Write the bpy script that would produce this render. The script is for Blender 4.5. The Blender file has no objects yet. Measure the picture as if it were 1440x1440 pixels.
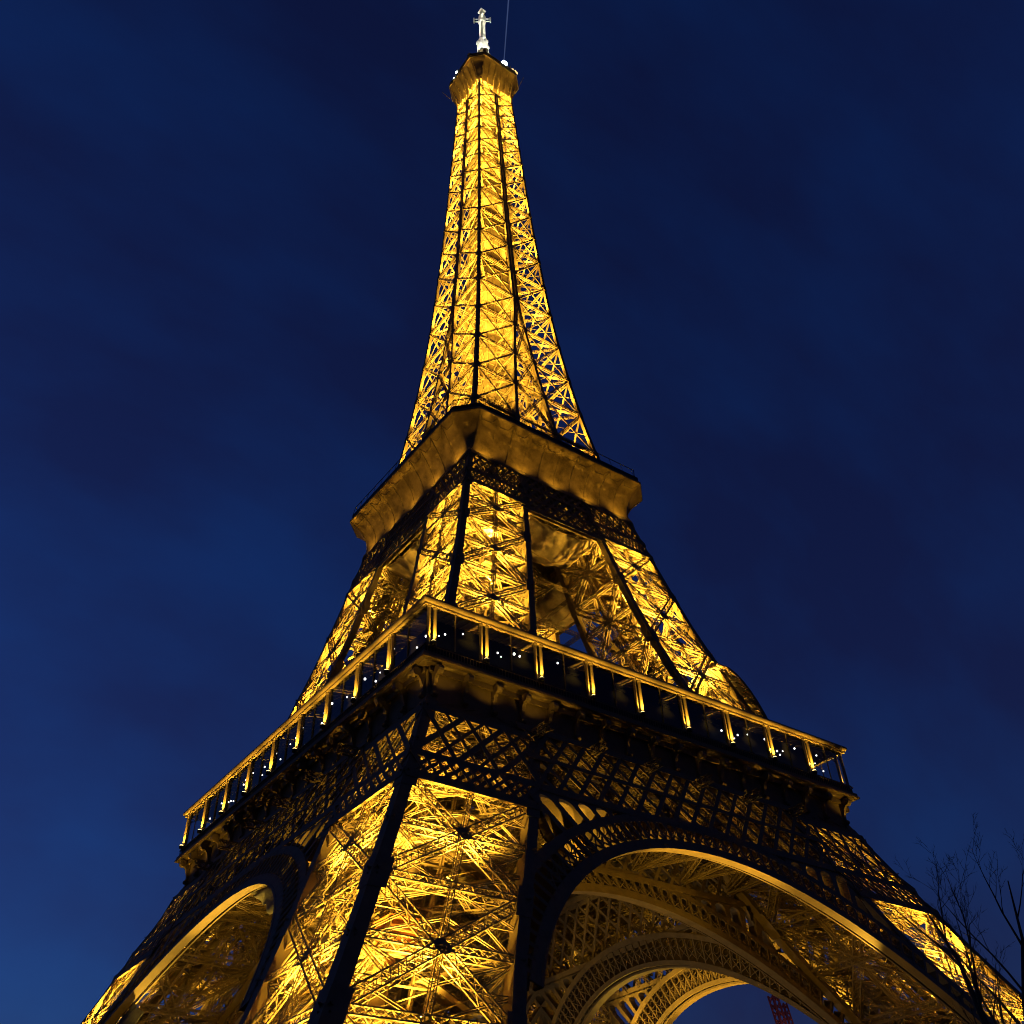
import bpy, math, random
import numpy as np
from mathutils import Vector, Matrix

SC = bpy.context.scene
COL = SC.collection
R = math.radians
rng = random.Random(7)

# ------------------------------------------------------------------ camera
CAM = (-82.458, -114.673, 1.763)
YAW, PITCH, ROLL, FOC = 0.93729, 0.73285, -0.03318, 0.964
cd = bpy.data.cameras.new('camera')
co = bpy.data.objects.new('camera', cd)
COL.objects.link(co)
fw = Vector((math.cos(PITCH)*math.cos(YAW), math.cos(PITCH)*math.sin(YAW), math.sin(PITCH)))
rt = Vector((math.sin(YAW), -math.cos(YAW), 0))
up = rt.cross(fw)
r2 = rt*math.cos(ROLL) + up*math.sin(ROLL)
u2 = -rt*math.sin(ROLL) + up*math.cos(ROLL)
co.matrix_world = Matrix(((r2.x, u2.x, -fw.x, CAM[0]), (r2.y, u2.y, -fw.y, CAM[1]), (r2.z, u2.z, -fw.z, CAM[2]), (0, 0, 0, 1)))
cd.sensor_fit = 'HORIZONTAL'
cd.sensor_width = 36
cd.lens = 36*FOC
cd.shift_x = 15.286/1440
cd.shift_y = -72.449/1440
cd.clip_start = 0.1
cd.clip_end = 6000
SC.camera = co

# ------------------------------------------------------------------ dusk sky
SC.view_settings.view_transform = 'Standard'
SC.view_settings.look = 'None'
SC.view_settings.exposure = 0
SC.view_settings.gamma = 1
SC.cycles.use_denoising = True
SC.cycles.pixel_filter_type = 'BLACKMAN_HARRIS'
SC.cycles.filter_width = 1.05
SC.cycles.adaptive_threshold = .004
SC.cycles.max_bounces = 5
SC.cycles.diffuse_bounces = 3
SC.cycles.transparent_max_bounces = 16
SC.cycles.sample_clamp_indirect = 6

W = bpy.data.worlds.new('World')
SC.world = W
W.use_nodes = True
nt = W.node_tree
nt.nodes.clear()
def wn(t, **k):
    n = nt.nodes.new(t)
    for a_, b_ in k.items(): setattr(n, a_, b_)
    return n
out = wn('ShaderNodeOutputWorld')
bg = wn('ShaderNodeBackground')
sky = wn('ShaderNodeTexSky', sky_type='NISHITA', sun_disc=False)
sky.sun_elevation = R(-1.6)
sky.sun_rotation = R(-35)
sky.ozone_density = 4.0
sky.dust_density = 0.3
geo = wn('ShaderNodeTexCoord')
mp = wn('ShaderNodeMapping'); mp.inputs['Rotation'].default_value = (R(20), R(35), R(15)); mp.inputs['Scale'].default_value = (1.2, 3.2, 2.2)
noi = wn('ShaderNodeTexNoise'); noi.inputs['Scale'].default_value = 2.1; noi.inputs['Detail'].default_value = 5; noi.inputs['Roughness'].default_value = .5
rmp = wn('ShaderNodeMapRange'); rmp.inputs[1].default_value = .4; rmp.inputs[2].default_value = .7
mix = wn('ShaderNodeMix', data_type='RGBA', blend_type='MIX')
mul = wn('ShaderNodeMix', data_type='RGBA', blend_type='MULTIPLY'); mul.inputs['Factor'].default_value = 1
L = nt.links.new
L(geo.outputs['Generated'], mp.inputs['Vector'])
L(mp.outputs[0], noi.inputs['Vector'])
L(noi.outputs['Fac'], rmp.inputs[0])
L(sky.outputs[0], mul.inputs['A'])
SKY_TINT = (2.0, 1.9, 2.5, 1)
mul.inputs['B'].default_value = SKY_TINT
L(rmp.outputs[0], mix.inputs['Factor'])
L(mul.outputs['Result'], mix.inputs['A'])
mulc = wn('ShaderNodeMix', data_type='RGBA', blend_type='MULTIPLY'); mulc.inputs['Factor'].default_value = 1
L(mul.outputs['Result'], mulc.inputs['A']); mulc.inputs['B'].default_value = (.9, 1.7, 1.65, 1)
L(mulc.outputs['Result'], mix.inputs['B'])
L(mix.outputs['Result'], bg.inputs['Color'])
bg.inputs['Strength'].default_value = 0.15
L(bg.outputs[0], out.inputs['Surface'])

# colour of the golden floodlights
GOLD = (1.0, 0.57, 0.055)
POWER = 4.2

# ------------------------------------------------------------------ materials
def mat(name, col, rough=.6, metal=0., var=.25, scale=.35, trans=None, bump=0):
    m = bpy.data.materials.new(name); m.use_nodes = True
    t = m.node_tree; b = t.nodes['Principled BSDF']
    b.inputs['Roughness'].default_value = rough
    b.inputs['Specular IOR Level'].default_value = .12
    b.inputs['Metallic'].default_value = metal
    tc = t.nodes.new('ShaderNodeTexCoord')
    n = t.nodes.new('ShaderNodeTexNoise'); n.inputs['Scale'].default_value = scale; n.inputs['Detail'].default_value = 6; n.inputs['Roughness'].default_value = .65
    t.links.new(tc.outputs['Object'], n.inputs['Vector'])
    r = t.nodes.new('ShaderNodeValToRGB')
    r.color_ramp.elements[0].position = .3; r.color_ramp.elements[1].position = .72
    r.color_ramp.elements[0].color = tuple(c*(1-var) for c in col)+(1,)
    r.color_ramp.elements[1].color = tuple(min(1, c*(1+var)) for c in col)+(1,)
    t.links.new(n.outputs['Fac'], r.inputs[0])
    t.links.new(r.outputs[0], b.inputs['Base Color'])
    if bump:
        bp = t.nodes.new('ShaderNodeBump'); bp.inputs['Strength'].default_value = bump
        t.links.new(n.outputs['Fac'], bp.inputs['Height']); t.links.new(bp.outputs[0], b.inputs['Normal'])
    if trans:
        tl = t.nodes.new('ShaderNodeBsdfTranslucent'); t.links.new(r.outputs[0], tl.inputs[0])
        ms = t.nodes.new('ShaderNodeMixShader'); ms.inputs[0].default_value = trans
        t.links.new(b.outputs[0], ms.inputs[1]); t.links.new(tl.outputs[0], ms.inputs[2])
        t.links.new(ms.outputs[0], t.nodes['Material Output'].inputs[0])
    return m
def emit(name, col, s):
    m = bpy.data.materials.new(name); m.use_nodes = True
    t = m.node_tree; b = t.nodes['Principled BSDF']
    b.inputs['Base Color'].default_value = col+(1,)
    b.inputs['Emission Color'].default_value = col+(1,)
    b.inputs['Emission Strength'].default_value = s
    return m
M = {
 'iron': mat('painted_iron', (.15, .108, .055), .65, var=.22, scale=.8),
 'sheet': mat('weathered_sheet', (.2, .132, .052), .75, var=.55, scale=.45),
 'net': mat('safety_netting', (.22, .165, .095), .9, var=.4, scale=.7, trans=.3),
 'greynet': mat('grey_netting', (.13, .13, .14), .9, var=.25, scale=.6, trans=.3),
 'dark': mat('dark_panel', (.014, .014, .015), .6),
 'deck': mat('deck_plate', (.12, .1, .075), .8, var=.4),
 'white': mat('white_antenna', (.75, .75, .68), .5, var=.06),
 'stone': mat('stone_block', (.34, .31, .26), .9, var=.25, bump=.3),
 'ground': mat('gravel_ground', (.16, .14, .11), .95, var=.3, scale=2, bump=.3),
 'bark': mat('tree_bark', (.055, .045, .04), .9, var=.3, scale=3),
 'red': mat('red_paint', (.36, .07, .07), .5),
 'cwhite': mat('white_paint', (.7, .7, .7), .5, var=.06),
 'cab': mat('lift_cab_paint', (.3, .1, .03), .5),
 'bulb': emit('white_bulb', (1, .95, .88), 3.5),
 'beacon': emit('beacon_glass', (.85, .93, 1), 30),
 'goldbulb': emit('golden_lens', (1, .75, .25), 7),
 'window': emit('lit_window', (1, .72, .3), 1.2),
}
g = bpy.data.materials.new('gallery_glass'); g.use_nodes = True
t = g.node_tree; t.nodes.clear()
o_ = t.nodes.new('ShaderNodeOutputMaterial'); ms = t.nodes.new('ShaderNodeMixShader')
tr = t.nodes.new('ShaderNodeBsdfTransparent'); gl = t.nodes.new('ShaderNodeBsdfGlossy'); fr = t.nodes.new('ShaderNodeFresnel')
tr.inputs[0].default_value = (.72, .74, .76, 1); gl.inputs['Roughness'].default_value = .05; fr.inputs[0].default_value = 1.35
t.links.new(fr.outputs[0], ms.inputs[0]); t.links.new(tr.outputs[0], ms.inputs[1]); t.links.new(gl.outputs[0], ms.inputs[2]); t.links.new(ms.outputs[0], o_.inputs[0])
M['glass'] = g

# ------------------------------------------------------------------ mesh helpers
def V3(*a): return np.array(a, float)
def unit(v):
    return v/(np.linalg.norm(v)+1e-12)
class MB:
    def __init__(s): s.v = []; s.f = []; s.n = 0
    def add(s, verts, faces):
        verts = np.asarray(verts, float).reshape(-1, 3)
        s.v.append(verts); s.f += [tuple(i+s.n for i in f) for f in faces]; s.n += len(verts)
    def bars(s, P, Q, w, h, N):
        P = np.asarray(P, float).reshape(-1, 3); Q = np.asarray(Q, float).reshape(-1, 3)
        d = Q-P; d /= (np.linalg.norm(d, axis=1, keepdims=True)+1e-9)
        N = np.broadcast_to(np.asarray(N, float), P.shape)
        sd = np.cross(d, N); l = np.linalg.norm(sd, axis=1, keepdims=True)
        bad = l[:, 0] < 1e-3
        if bad.any():
            sd[bad] = np.cross(d[bad], np.array([.3, .5, .8])); l = np.linalg.norm(sd, axis=1, keepdims=True)
        sd /= l; nn = np.cross(sd, d)
        c = [(-1, -1), (1, -1), (1, 1), (-1, 1)]
        vs = np.stack([P+sd*(a*w/2)+nn*(b*h/2) for a, b in c]+[Q+sd*(a*w/2)+nn*(b*h/2) for a, b in c], 1)
        n = s.n
        for i in range(len(P)):
            k = n+8*i
            s.f += [(k, k+1, k+5, k+4), (k+1, k+2, k+6, k+5), (k+2, k+3, k+7, k+6), (k+3, k, k+4, k+7)]
            if max(w, h) > .3: s.f += [(k+3, k+2, k+1, k), (k+4, k+5, k+6, k+7)]
        s.v.append(vs.reshape(-1, 3)); s.n += 8*len(P)
    def bar(s, p, q, w, h=None, n=(0, 0, 1)): s.bars([p], [q], w, h or w, n)
    def box(s, x0, x1, y0, y1, z0, z1):
        s.hexa([(x0, y0, z0), (x1, y0, z0), (x1, y1, z0), (x0, y1, z0)], [(x0, y0, z1), (x1, y0, z1), (x1, y1, z1), (x0, y1, z1)])
    def hexa(s, b, t):
        s.add(list(b)+list(t), [(3, 2, 1, 0), (4, 5, 6, 7), (0, 1, 5, 4), (1, 2, 6, 5), (2, 3, 7, 6), (3, 0, 4, 7)])
    def grid(s, G, closed=False):
        G = np.asarray(G, float); m, n = G.shape[:2]; f = []
        for i in range(m-1):
            for j in range(n if closed else n-1):
                k = (j+1) % n
                f.append((i*n+j, i*n+k, (i+1)*n+k, (i+1)*n+j))
        s.add(G.reshape(-1, 3), f)
    def lathe(s, pts, c=(0, 0, 0), n=12):
        G = [[(c[0]+r*math.cos(2*math.pi*j/n), c[1]+r*math.sin(2*math.pi*j/n), c[2]+z) for j in range(n)] for r, z in pts]
        s.grid(G, True)
    def girder(s, p, q, n, b, d, ch, la, pitch=1.15):
        p = np.asarray(p, float); q = np.asarray(q, float); n = np.asarray(n, float)
        dr = q-p; Lg = np.linalg.norm(dr); dr = dr/Lg
        sd = unit(np.cross(dr, n)); nn = np.cross(sd, dr)
        cs = [sd*(i*b/2)+nn*(j*d/2) for i, j in ((-1, -1), (1, -1), (1, 1), (-1, 1))]
        s.bars([p+c for c in cs], [q+c for c in cs], ch, ch, nn)
        k = max(2, int(round(Lg/(b*pitch))))
        tt = np.linspace(0, 1, k+1)[:, None]*Lg*dr+p
        for A, B in ((0, 1), (2, 3)):
            a = np.where((np.arange(k+1) % 2 == 0)[:, None], tt+cs[A], tt+cs[B])
            s.bars(a[:-1], a[1:], la, la*.6, nn)
            if b > .75:
                a = np.where((np.arange(k+1) % 2 == 1)[:, None], tt+cs[A], tt+cs[B])
                s.bars(a[:-1], a[1:], la, la*.6, nn)
        for A, B in ((1, 2), (3, 0)):
            a = np.where((np.arange(k+1) % 2 == 0)[:, None], tt+cs[A], tt+cs[B])
            s.bars(a[:-1], a[1:], la, la*.6, sd)
    def obj(s, name, m, parent=None, smooth=False):
        me = bpy.data.meshes.new(name)
        v = np.concatenate(s.v) if s.v else np.zeros((0, 3))
        nv = len(v); lens = np.fromiter((len(f) for f in s.f), int, len(s.f))
        idx = np.fromiter((i for f in s.f for i in f), int, int(lens.sum()))
        me.vertices.add(nv); me.vertices.foreach_set('co', v.astype(np.float32).ravel())
        me.loops.add(len(idx)); me.loops.foreach_set('vertex_index', idx.astype(np.int32))
        me.polygons.add(len(lens)); me.polygons.foreach_set('loop_start', np.concatenate([[0], np.cumsum(lens)[:-1]]).astype(np.int32))
        me.update(calc_edges=True); me.validate()
        me.polygons.foreach_set('use_smooth', np.full(len(me.polygons), bool(smooth)))
        me.materials.append(m)
        o = bpy.data.objects.new(name, me); COL.objects.link(o)
        if parent: o.parent = parent
        return o
def empty(name, parent=None, loc=(0, 0, 0)):
    o = bpy.data.objects.new(name, None); o.location = loc; COL.objects.link(o)
    o.empty_display_size = .5
    if parent: o.parent = parent
    return o
def tag(o, label=None, cat=None, group=None, kind=None):
    if label: o['label'] = label
    if cat: o['category'] = cat
    if group: o['group'] = group
    if kind: o['kind'] = kind
    return o
def dup(o, parent, rz=0., loc=None):
    c = o.copy(); COL.objects.link(c); c.parent = parent
    if rz: c.rotation_euler = (0, 0, o.rotation_euler.z+rz)
    if loc is not None: c.location = loc
    for ch in list(o.children): dup(ch, c)
    return c
def spot(loc, aim, power, parent, size=150, blend=.6, rad=.2, col=GOLD, name='floodlight_beam'):
    l = bpy.data.lights.new(name, 'SPOT'); l.energy = power*POWER; l.color = col; l.spot_size = R(size); l.spot_blend = blend; l.shadow_soft_size = rad
    o = bpy.data.objects.new(name, l); COL.objects.link(o); o.location = loc
    o.rotation_euler = (Vector(aim)-Vector(loc)).to_track_quat('-Z', 'Y').to_euler()
    o.parent = parent
    return o

# ------------------------------------------------------------------ tower profile
ZA = np.array([0, 20, 40, 57.6, 72, 85, 100, 115.7, 135, 155, 196, 235, 276.])
A_ = np.array([61.317, 50.27, 39.962, 32.019, 26.884, 23.009, 19.419, 15.969, 12.943, 10.783, 8.221, 6.711, 5.266])
ZW = np.array([0, 20, 40, 57.6, 85, 115.7])
W_ = np.array([18.5, 15.7, 15.5, 14.7, 12.9, 10.75])
def herm(Z, V, z):
    d = np.gradient(V, Z); i = int(np.clip(np.searchsorted(Z, z)-1, 0, len(Z)-2))
    h = Z[i+1]-Z[i]; t = (z-Z[i])/h
    return (2*t**3-3*t**2+1)*V[i]+(t**3-2*t**2+t)*h*d[i]+(-2*t**3+3*t**2)*V[i+1]+(t**3-t**2)*h*d[i+1]
def a(z): return float(herm(ZA, A_, z))
Z_MERGE = 166.
def w(z):
    if z <= 115.7: return float(herm(ZW, W_, z))
    if z < Z_MERGE: return a(z)-5.15*(Z_MERGE-z)/(Z_MERGE-115.7)-.16
    return a(z)-.16
def E0(z): return V3(-a(z), -a(z), z)
def E1(z): return V3(-a(z)+w(z), -a(z), z)
def E2(z): return V3(-a(z), -a(z)+w(z), z)
def E3(z): return V3(-a(z)+w(z), -a(z)+w(z), z)
EDGES = (E0, E1, E2, E3)
def inset(E, k, z, s):
    sx = 1 if k in (0, 2) else -1; sy = 1 if k in (0, 1) else -1
    return E(z)+V3(sx*s, sy*s, 0)

tower = empty('lattice_tower')
tag(tower, 'tall golden floodlit iron lattice tower filling the picture under a deep blue sky', 'tower')

# rafters: square box tube along each corner edge of a pillar
def rafters(levels, size, parent, node=2.3):
    for k, E in enumerate(EDGES):
        mb = MB()
        sx = 1 if k in (0, 2) else -1; sy = 1 if k in (0, 1) else -1
        for z0, z1 in zip(levels[:-1], levels[1:]):
            n = 3
            zz = np.linspace(z0, z1, n)
            for u, v in zip(zz[:-1], zz[1:]):
                rings = []
                for z in (u, v):
                    p = E(z); s = size(z)
                    rings.append([p, p+V3(sx*s, 0, 0), p+V3(sx*s, sy*s, 0), p+V3(0, sy*s, 0)])
                mb.hexa(rings[0], rings[1])
        # gusset plates standing proud of the edge, at the panel points
        for z in levels:
            s = size(z)
            p0, p1 = E(z-s*node*.55), E(z+s*node*.55)
            e = .07
            mb.hexa([p0+V3(-sx*e, -sy*e, 0), p0+V3(sx*s*1.3, -sy*e, 0), p0+V3(sx*s*1.3, sy*.08, 0), p0+V3(-sx*e, sy*.08, 0)],
                    [p1+V3(-sx*e, -sy*e, 0), p1+V3(sx*s*1.3, -sy*e, 0), p1+V3(sx*s*1.3, sy*.08, 0), p1+V3(-sx*e, sy*.08, 0)])
            mb.hexa([p0+V3(-sx*e, sy*.085, 0), p0+V3(sx*.08, sy*.085, 0), p0+V3(sx*.08, sy*s*1.3, 0), p0+V3(-sx*e, sy*s*1.3, 0)],
                    [p1+V3(-sx*e, sy*.085, 0), p1+V3(sx*.08, sy*.085, 0), p1+V3(sx*.08, sy*s*1.3, 0), p1+V3(-sx*e, sy*s*1.3, 0)])
        mb.obj('rafter', M['iron'], parent)

# one face of a pillar between two edges
def face(mb, ka, kb, levels, b, d, ch, la, s, rich=True, centre=True, pitch=1.15):
    A, B = EDGES[ka], EDGES[kb]
    for z0, z1 in zip(levels[:-1], levels[1:]):
        zm = (z0+z1)/2
        ss = s(zm)*.5
        P = lambda E, k, z: inset(E, k, z, ss)
        a0, a1, b0, b1, am, bm = P(A, ka, z0), P(A, ka, z1), P(B, kb, z0), P(B, kb, z1), P(A, ka, zm), P(B, kb, zm)
        n = unit(np.cross(b0-a0, a1-a0))
        if not rich:
            # shaft bracing: paired flat bars, one pair each way, and a light strut
            e = unit(b0-a0); f = unit((a1+b1)/2-(a0+b0)/2)
            for o in (-.3, .3):
                mb.bar(a0+f*o*b, b1+f*o*b, ch, d*.5, n); mb.bar(b0+f*o*b+n*.09, a1+f*o*b+n*.09, ch, d*.5, n)
            mb.bar(a1, b1, ch*1.4, d*.6, n); mb.bar(a1-f*.75, b1-f*.75, ch*.8, d*.4, n)
            for q in (.25, .5, .75):
                u = a1*(1-q)+b1*q
                mb.bar(u, u-f*.75+e*.3, ch*.6, ch*.6, n)
            mb.bar(am, (a1+b1)/2-f*.75, ch*.65, ch*.65, n); mb.bar(bm, (a0+b0)/2, ch*.65, ch*.65, n)
            continue
        mb.girder(a0, b1, n, b, d, ch, la, pitch)
        mb.girder(b0, a1, n, b, d*.92, ch, la, pitch)
        mb.girder(a1, b1, n, b*.8, d, ch, la, pitch)
        if rich:
            c = (a0+a1+b0+b1)/4
            mb.girder(am, bm, n, b*.8, d*.96, ch, la)
            mt, m0 = (a1+b1)/2, (a0+b0)/2
            mb.girder(m0, mt, n, b*.45, d*.7, ch*.6, la*.7)
            q = [(a0+c)/2, (a1+c)/2, (b0+c)/2, (b1+c)/2]
            # light secondary ties fan out from the edge nodes
            for u, v in ((am, q[0]), (am, q[1]), (bm, q[2]), (bm, q[3])):
                mb.bar(u+(a1-a0)*.012, v+(a1-a0)*.012, ch*.55, ch*.8, n); mb.bar(u-(a1-a0)*.012, v-(a1-a0)*.012, ch*.55, ch*.8, n)
            if pitch < 1.5:
                for u, v in ((am, (mt+c)/2), (am, (m0+c)/2), (bm, (mt+c)/2), (bm, (m0+c)/2), (a0*.75+a1*.25, m0), (b0*.75+b1*.25, m0), (a1*.75+a0*.25, mt), (b1*.75+b0*.25, mt)):
                    mb.bar(u+(a1-a0)*.01, v+(a1-a0)*.01, ch*.6, ch*.6, n); mb.bar(u-(a1-a0)*.01, v-(a1-a0)*.01, ch*.6, ch*.6, n)
            for u, v in ((q[0], (a0*.5+am*.5)), (q[1], a1*.5+am*.5), (q[2], b0*.5+bm*.5), (q[3], b1*.5+bm*.5)):
                mb.bar(u, v, .09, .09, n)
            if centre:
                e = unit(b0-a0); f = unit(np.cross(n, e)); r = b*.8
                o = n*(d*.5+.06)
                if np.dot(o, c-np.array([0, 0, c[2]])) < 0: o = -o
                ring = [c+o+(e*math.cos(t)+f*math.sin(t))*r for t in np.arange(8)*math.pi/4+.39]
                ring2 = [p-o/np.linalg.norm(o)*.06 for p in ring]
                mb.grid([ring2, ring], True); mb.add(ring, [tuple(range(8))])
def diaphragm(mb, z, b, ch, la):
    p = [E(z) for E in EDGES]
    for i, j in ((0, 3), (1, 2)): mb.girder(p[i], p[j], V3(0, 0, 1), b, b*.7, ch, la)
    m = [(p[0]+p[1])/2, (p[1]+p[3])/2, (p[3]+p[2])/2, (p[2]+p[0])/2]
    for i in range(4): mb.girder(m[i], m[(i+1) % 4], V3(0, 0, 1), b*.6, b*.6, ch*.7, la*.7)
def axis(z): return (E0(z)+E3(z))/2

def pillar_set(name, levels, size, b, d, ch, la, facename='lattice_face', rich=True, inner=True, pitch=1.15):
    o = empty(name, tower); rafters(levels, size, o)
    for ka, kb in ((0, 1), (2, 0), (3, 1), (2, 3)):
        lv = levels if rich or (ka, kb) in ((0, 1), (2, 0)) else [z for z in levels if z < 172]
        m = MB(); face(m, ka, kb, lv, b, d, ch, la, size, rich, True, pitch)
        m.obj(facename, M['iron'], o)
    if inner:
        m = MB()
        for z in levels[1:-1]: diaphragm(m, z, b*.8, ch, la)
        if pitch < 1.5:
            for z0, z1 in zip(levels[:-1], levels[1:]):          # light vertical bracing across the inside of the pillar
                for (ka, kb) in ((0, 3), (1, 2)):
                    p0, p1, q0, q1 = EDGES[ka](z0), EDGES[ka](z1), EDGES[kb](z0), EDGES[kb](z1)
                    m.girder(p0*.96+q0*.04, (p1+q1)/2, V3(1, 1 if ka else -1, 0), .45, .35, .09, .05); m.girder(q0*.96+p0*.04, (p1+q1)/2, V3(1, 1 if ka else -1, 0), .45, .35, .09, .05)
            for z0, z1 in zip(levels[:-1], levels[1:]):
                diaphragm(m, (z0+z1)/2, b*.6, ch*.8, la*.8)
        m.obj('diaphragm', M['iron'], o)
    return o

LV1 = [1.5, 7.2, 18.2, 29.8, 41.4, 51.5, 57.2]
LV2 = [57.4, 62, 70.2, 81.5, 92.8, 101.5, 109.5, 116]
LV3 = [116.2, 126.8, 137.6, 147.8, 158.1, 168.6, 178.4, 188.3, 197.7, 206.8, 215.3, 223.4, 230.8, 237.7, 243.7, 250.3, 256.2, 262, 267.5]
sz1 = lambda z: float(np.interp(z, [0, 57, 116], [1.35, 1.1, .85]))
sz3 = lambda z: float(np.interp(z, [116, 170, 268], [.75, .6, .42]))
low = pillar_set('pillar', LV1, sz1, .95, .75, .125, .065, pitch=1.0)
mid = pillar_set('pier', LV2, sz1, .85, .6, .17, .085, pitch=1.9)
top = pillar_set('shaft_leg', LV3, sz3, .62, .34, .17, .07, rich=False, inner=False)

# inclined lift shaft with its track beams, and stairs, inside a pillar
def lift(levels, parent, half, cabs=()):
    m = MB(); zs = np.arange(levels[0], levels[-1], 2.4)
    dv = [V3(-half, -half, 0), V3(half, -half, 0), V3(half, half, 0), V3(-half, half, 0)]
    for z0, z1 in zip(zs[:-1], zs[1:]):
        p, q = axis(z0), axis(z1)
        for i in range(4):
            m.bar(p+dv[i], q+dv[i], .3, .3, (1, 1, 0))
            m.bar(p+dv[i], p+dv[(i+1) % 4], .14, .14)
            m.bar(p+dv[i], q+dv[(i+1) % 4], .1, .1)
    for k, wd in ((-.3, half*.85), (.75, .5), (1.25, .3)):
        e = unit(V3(1, -1, 0))*half*1.1*k
        for z0, z1 in zip(zs[:-1], zs[1:]):
            m.bar(axis(z0)+e, axis(z1-.06)+e, wd, .35, (1, 1, .9))
    o = m.obj('lift_shaft', M['iron'], parent)
    for z in cabs:
        c = MB(); p = axis(z)
        c.box(p[0]-1.3, p[0]+1.3, p[1]-1.3, p[1]+1.3, z, z+2.6)
        c.box(p[0]-1.4, p[0]+1.4, p[1]-1.4, p[1]+1.4, z+2.602, z+2.8)
        c.obj('lift_cab', M['cab'], parent)
    s = MB(); zz = levels[0]; k = 0
    off = V3(w(levels[0])*.22, -w(levels[0])*.14, 0)
    while zz+2.2 < levels[-1]:
        p, q = axis(zz)+off, axis(zz+2.2)+off
        e = V3(2.3, 0, 0)*(1 if k % 2 else -1)
        s.bar(p-e, q+e, 1.2, .16, (0, 0, 1))
        for st in np.linspace(0, 1, 9):
            c = (p-e)*(1-st)+(q+e)*st
            s.box(c[0]-.14, c[0]+.14, c[1]-.55, c[1]+.55, c[2]+.1, c[2]+.16)
        for y in (-.65, .65):
            s.bar(p-e+V3(0, y, 1.1), q+e+V3(0, y, 1.1), .07, .07); s.bar(p-e+V3(0, y, 0), q+e+V3(0, y, 0), .07, .4)
        s.box(q[0]+e[0]-.7, q[0]+e[0]+.7, q[1]-1.3, q[1]+1.3, q[2]-.1, q[2])
        zz += 2.2; k += 1
    for dx in (-3.1, 3.1):
        for z0, z1 in zip(zs[:-1], zs[1:]): s.bar(axis(z0)+off+V3(dx, 0, 0), axis(z1)+off+V3(dx, 0, 0), .16, .16, (0, 1, 0))
    s.obj('staircase', M['iron'], parent)
lift([3, 56], low, 2.6, cabs=(25.5,))
lift([58.5, 114], mid, 1.9)
for E in EDGES:
    ped = MB(); q = E(1.4)
    ped.hexa([q+V3(-2.6, -2.6, -1.5), q+V3(2.6, -2.6, -1.5), q+V3(2.6, 2.6, -1.5), q+V3(-2.6, 2.6, -1.5)], [q+V3(-1.9, -1.9, .15), q+V3(1.9, -1.9, .15), q+V3(1.9, 1.9, .15), q+V3(-1.9, 1.9, .15)])
    ped.obj('pedestal', M['stone'], low)

# central core of the shaft: lift wells clad in sheet
core = MB()
zc = [117]+LV3[1:]
for z0, z1 in zip(zc[:-1], zc[1:]):
    h = lambda z: a(z)*float(np.interp(z, [117, 165, 268], [.26, .36, .42]))
    h0, h1 = h(z0+.2), h(z1-.15)
    core.hexa([(-h0, -h0, z0+.2), (h0, -h0, z0+.2), (h0, h0, z0+.2), (-h0, h0, z0+.2)], [(-h1, -h1, z1-.15), (h1, -h1, z1-.15), (h1, h1, z1-.15), (-h1, h1, z1-.15)])
lw = core.obj('lift_well', M['iron'], tower)
rib = MB()
for z0, z1 in zip(zc[:-1], zc[1:]):
    h = lambda z: a(z)*float(np.interp(z, [117, 165, 268], [.26, .36, .42]))
    h0, h1 = h(z0+.2), h(z1-.15)
    for k in range(4):
        c_, s_ = round(math.cos(k*math.pi/2)), round(math.sin(k*math.pi/2))
        F = lambda u, t, o=.1: V3(c_*(u*(h0*(1-t)+h1*t))+s_*((h0*(1-t)+h1*t)+o), s_*(u*(h0*(1-t)+h1*t))-c_*((h0*(1-t)+h1*t)+o), z0+.25+(z1-z0-.45)*t)
        n_ = V3(s_, -c_, 0)
        for t in (0, .33, .66, 1): rib.bar(F(-1, t), F(1, t), .16, .2, n_)
        for u in (-.96, -.33, .33, .96): rib.bar(F(u, 0), F(u, 1), .14, .16, n_)
        rib.bar(F(-.96, 0), F(.96, 1), .12, .1, n_); rib.bar(F(.96, 0), F(-.96, 1), .12, .12, n_)
rib.obj('stiffener', M['iron'], lw)
ties = MB()
for z in LV3[1:-1]:
    A0 = a(z)
    for sx in (-1, 1):
        ties.bar((sx*A0, -A0*.98, z), (sx*A0, A0*.98, z), .26, .2, V3(sx, 0, 0))
        ties.bar((-A0*.98, sx*A0, z), (A0*.98, sx*A0, z), .26, .2, V3(0, sx, 0))
        ties.girder((-A0, -A0*sx, z), (A0, A0*sx, z), V3(0, 0, 1), .4, .4, .1, .06)
    if z < Z_MERGE:
        z2 = LV3[LV3.index(z)+1]; g0 = a(z)-w(z); g1 = a(z2)-w(z2)
        for sgn in (-1, 1):
            for u, v in ((-1, 1), (1, -1)):
                ties.girder((u*g0, sgn*a(z), z), (v*g1, sgn*a(z2), z2), V3(0, sgn, 0), .4, .3, .13, .06, 2)
                ties.girder((sgn*a(z), u*g0, z), (sgn*a(z2), v*g1, z2), V3(sgn, 0, 0), .4, .3, .13, .06, 2)
ties.obj('tie_girders', M['iron'], tower)

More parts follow.
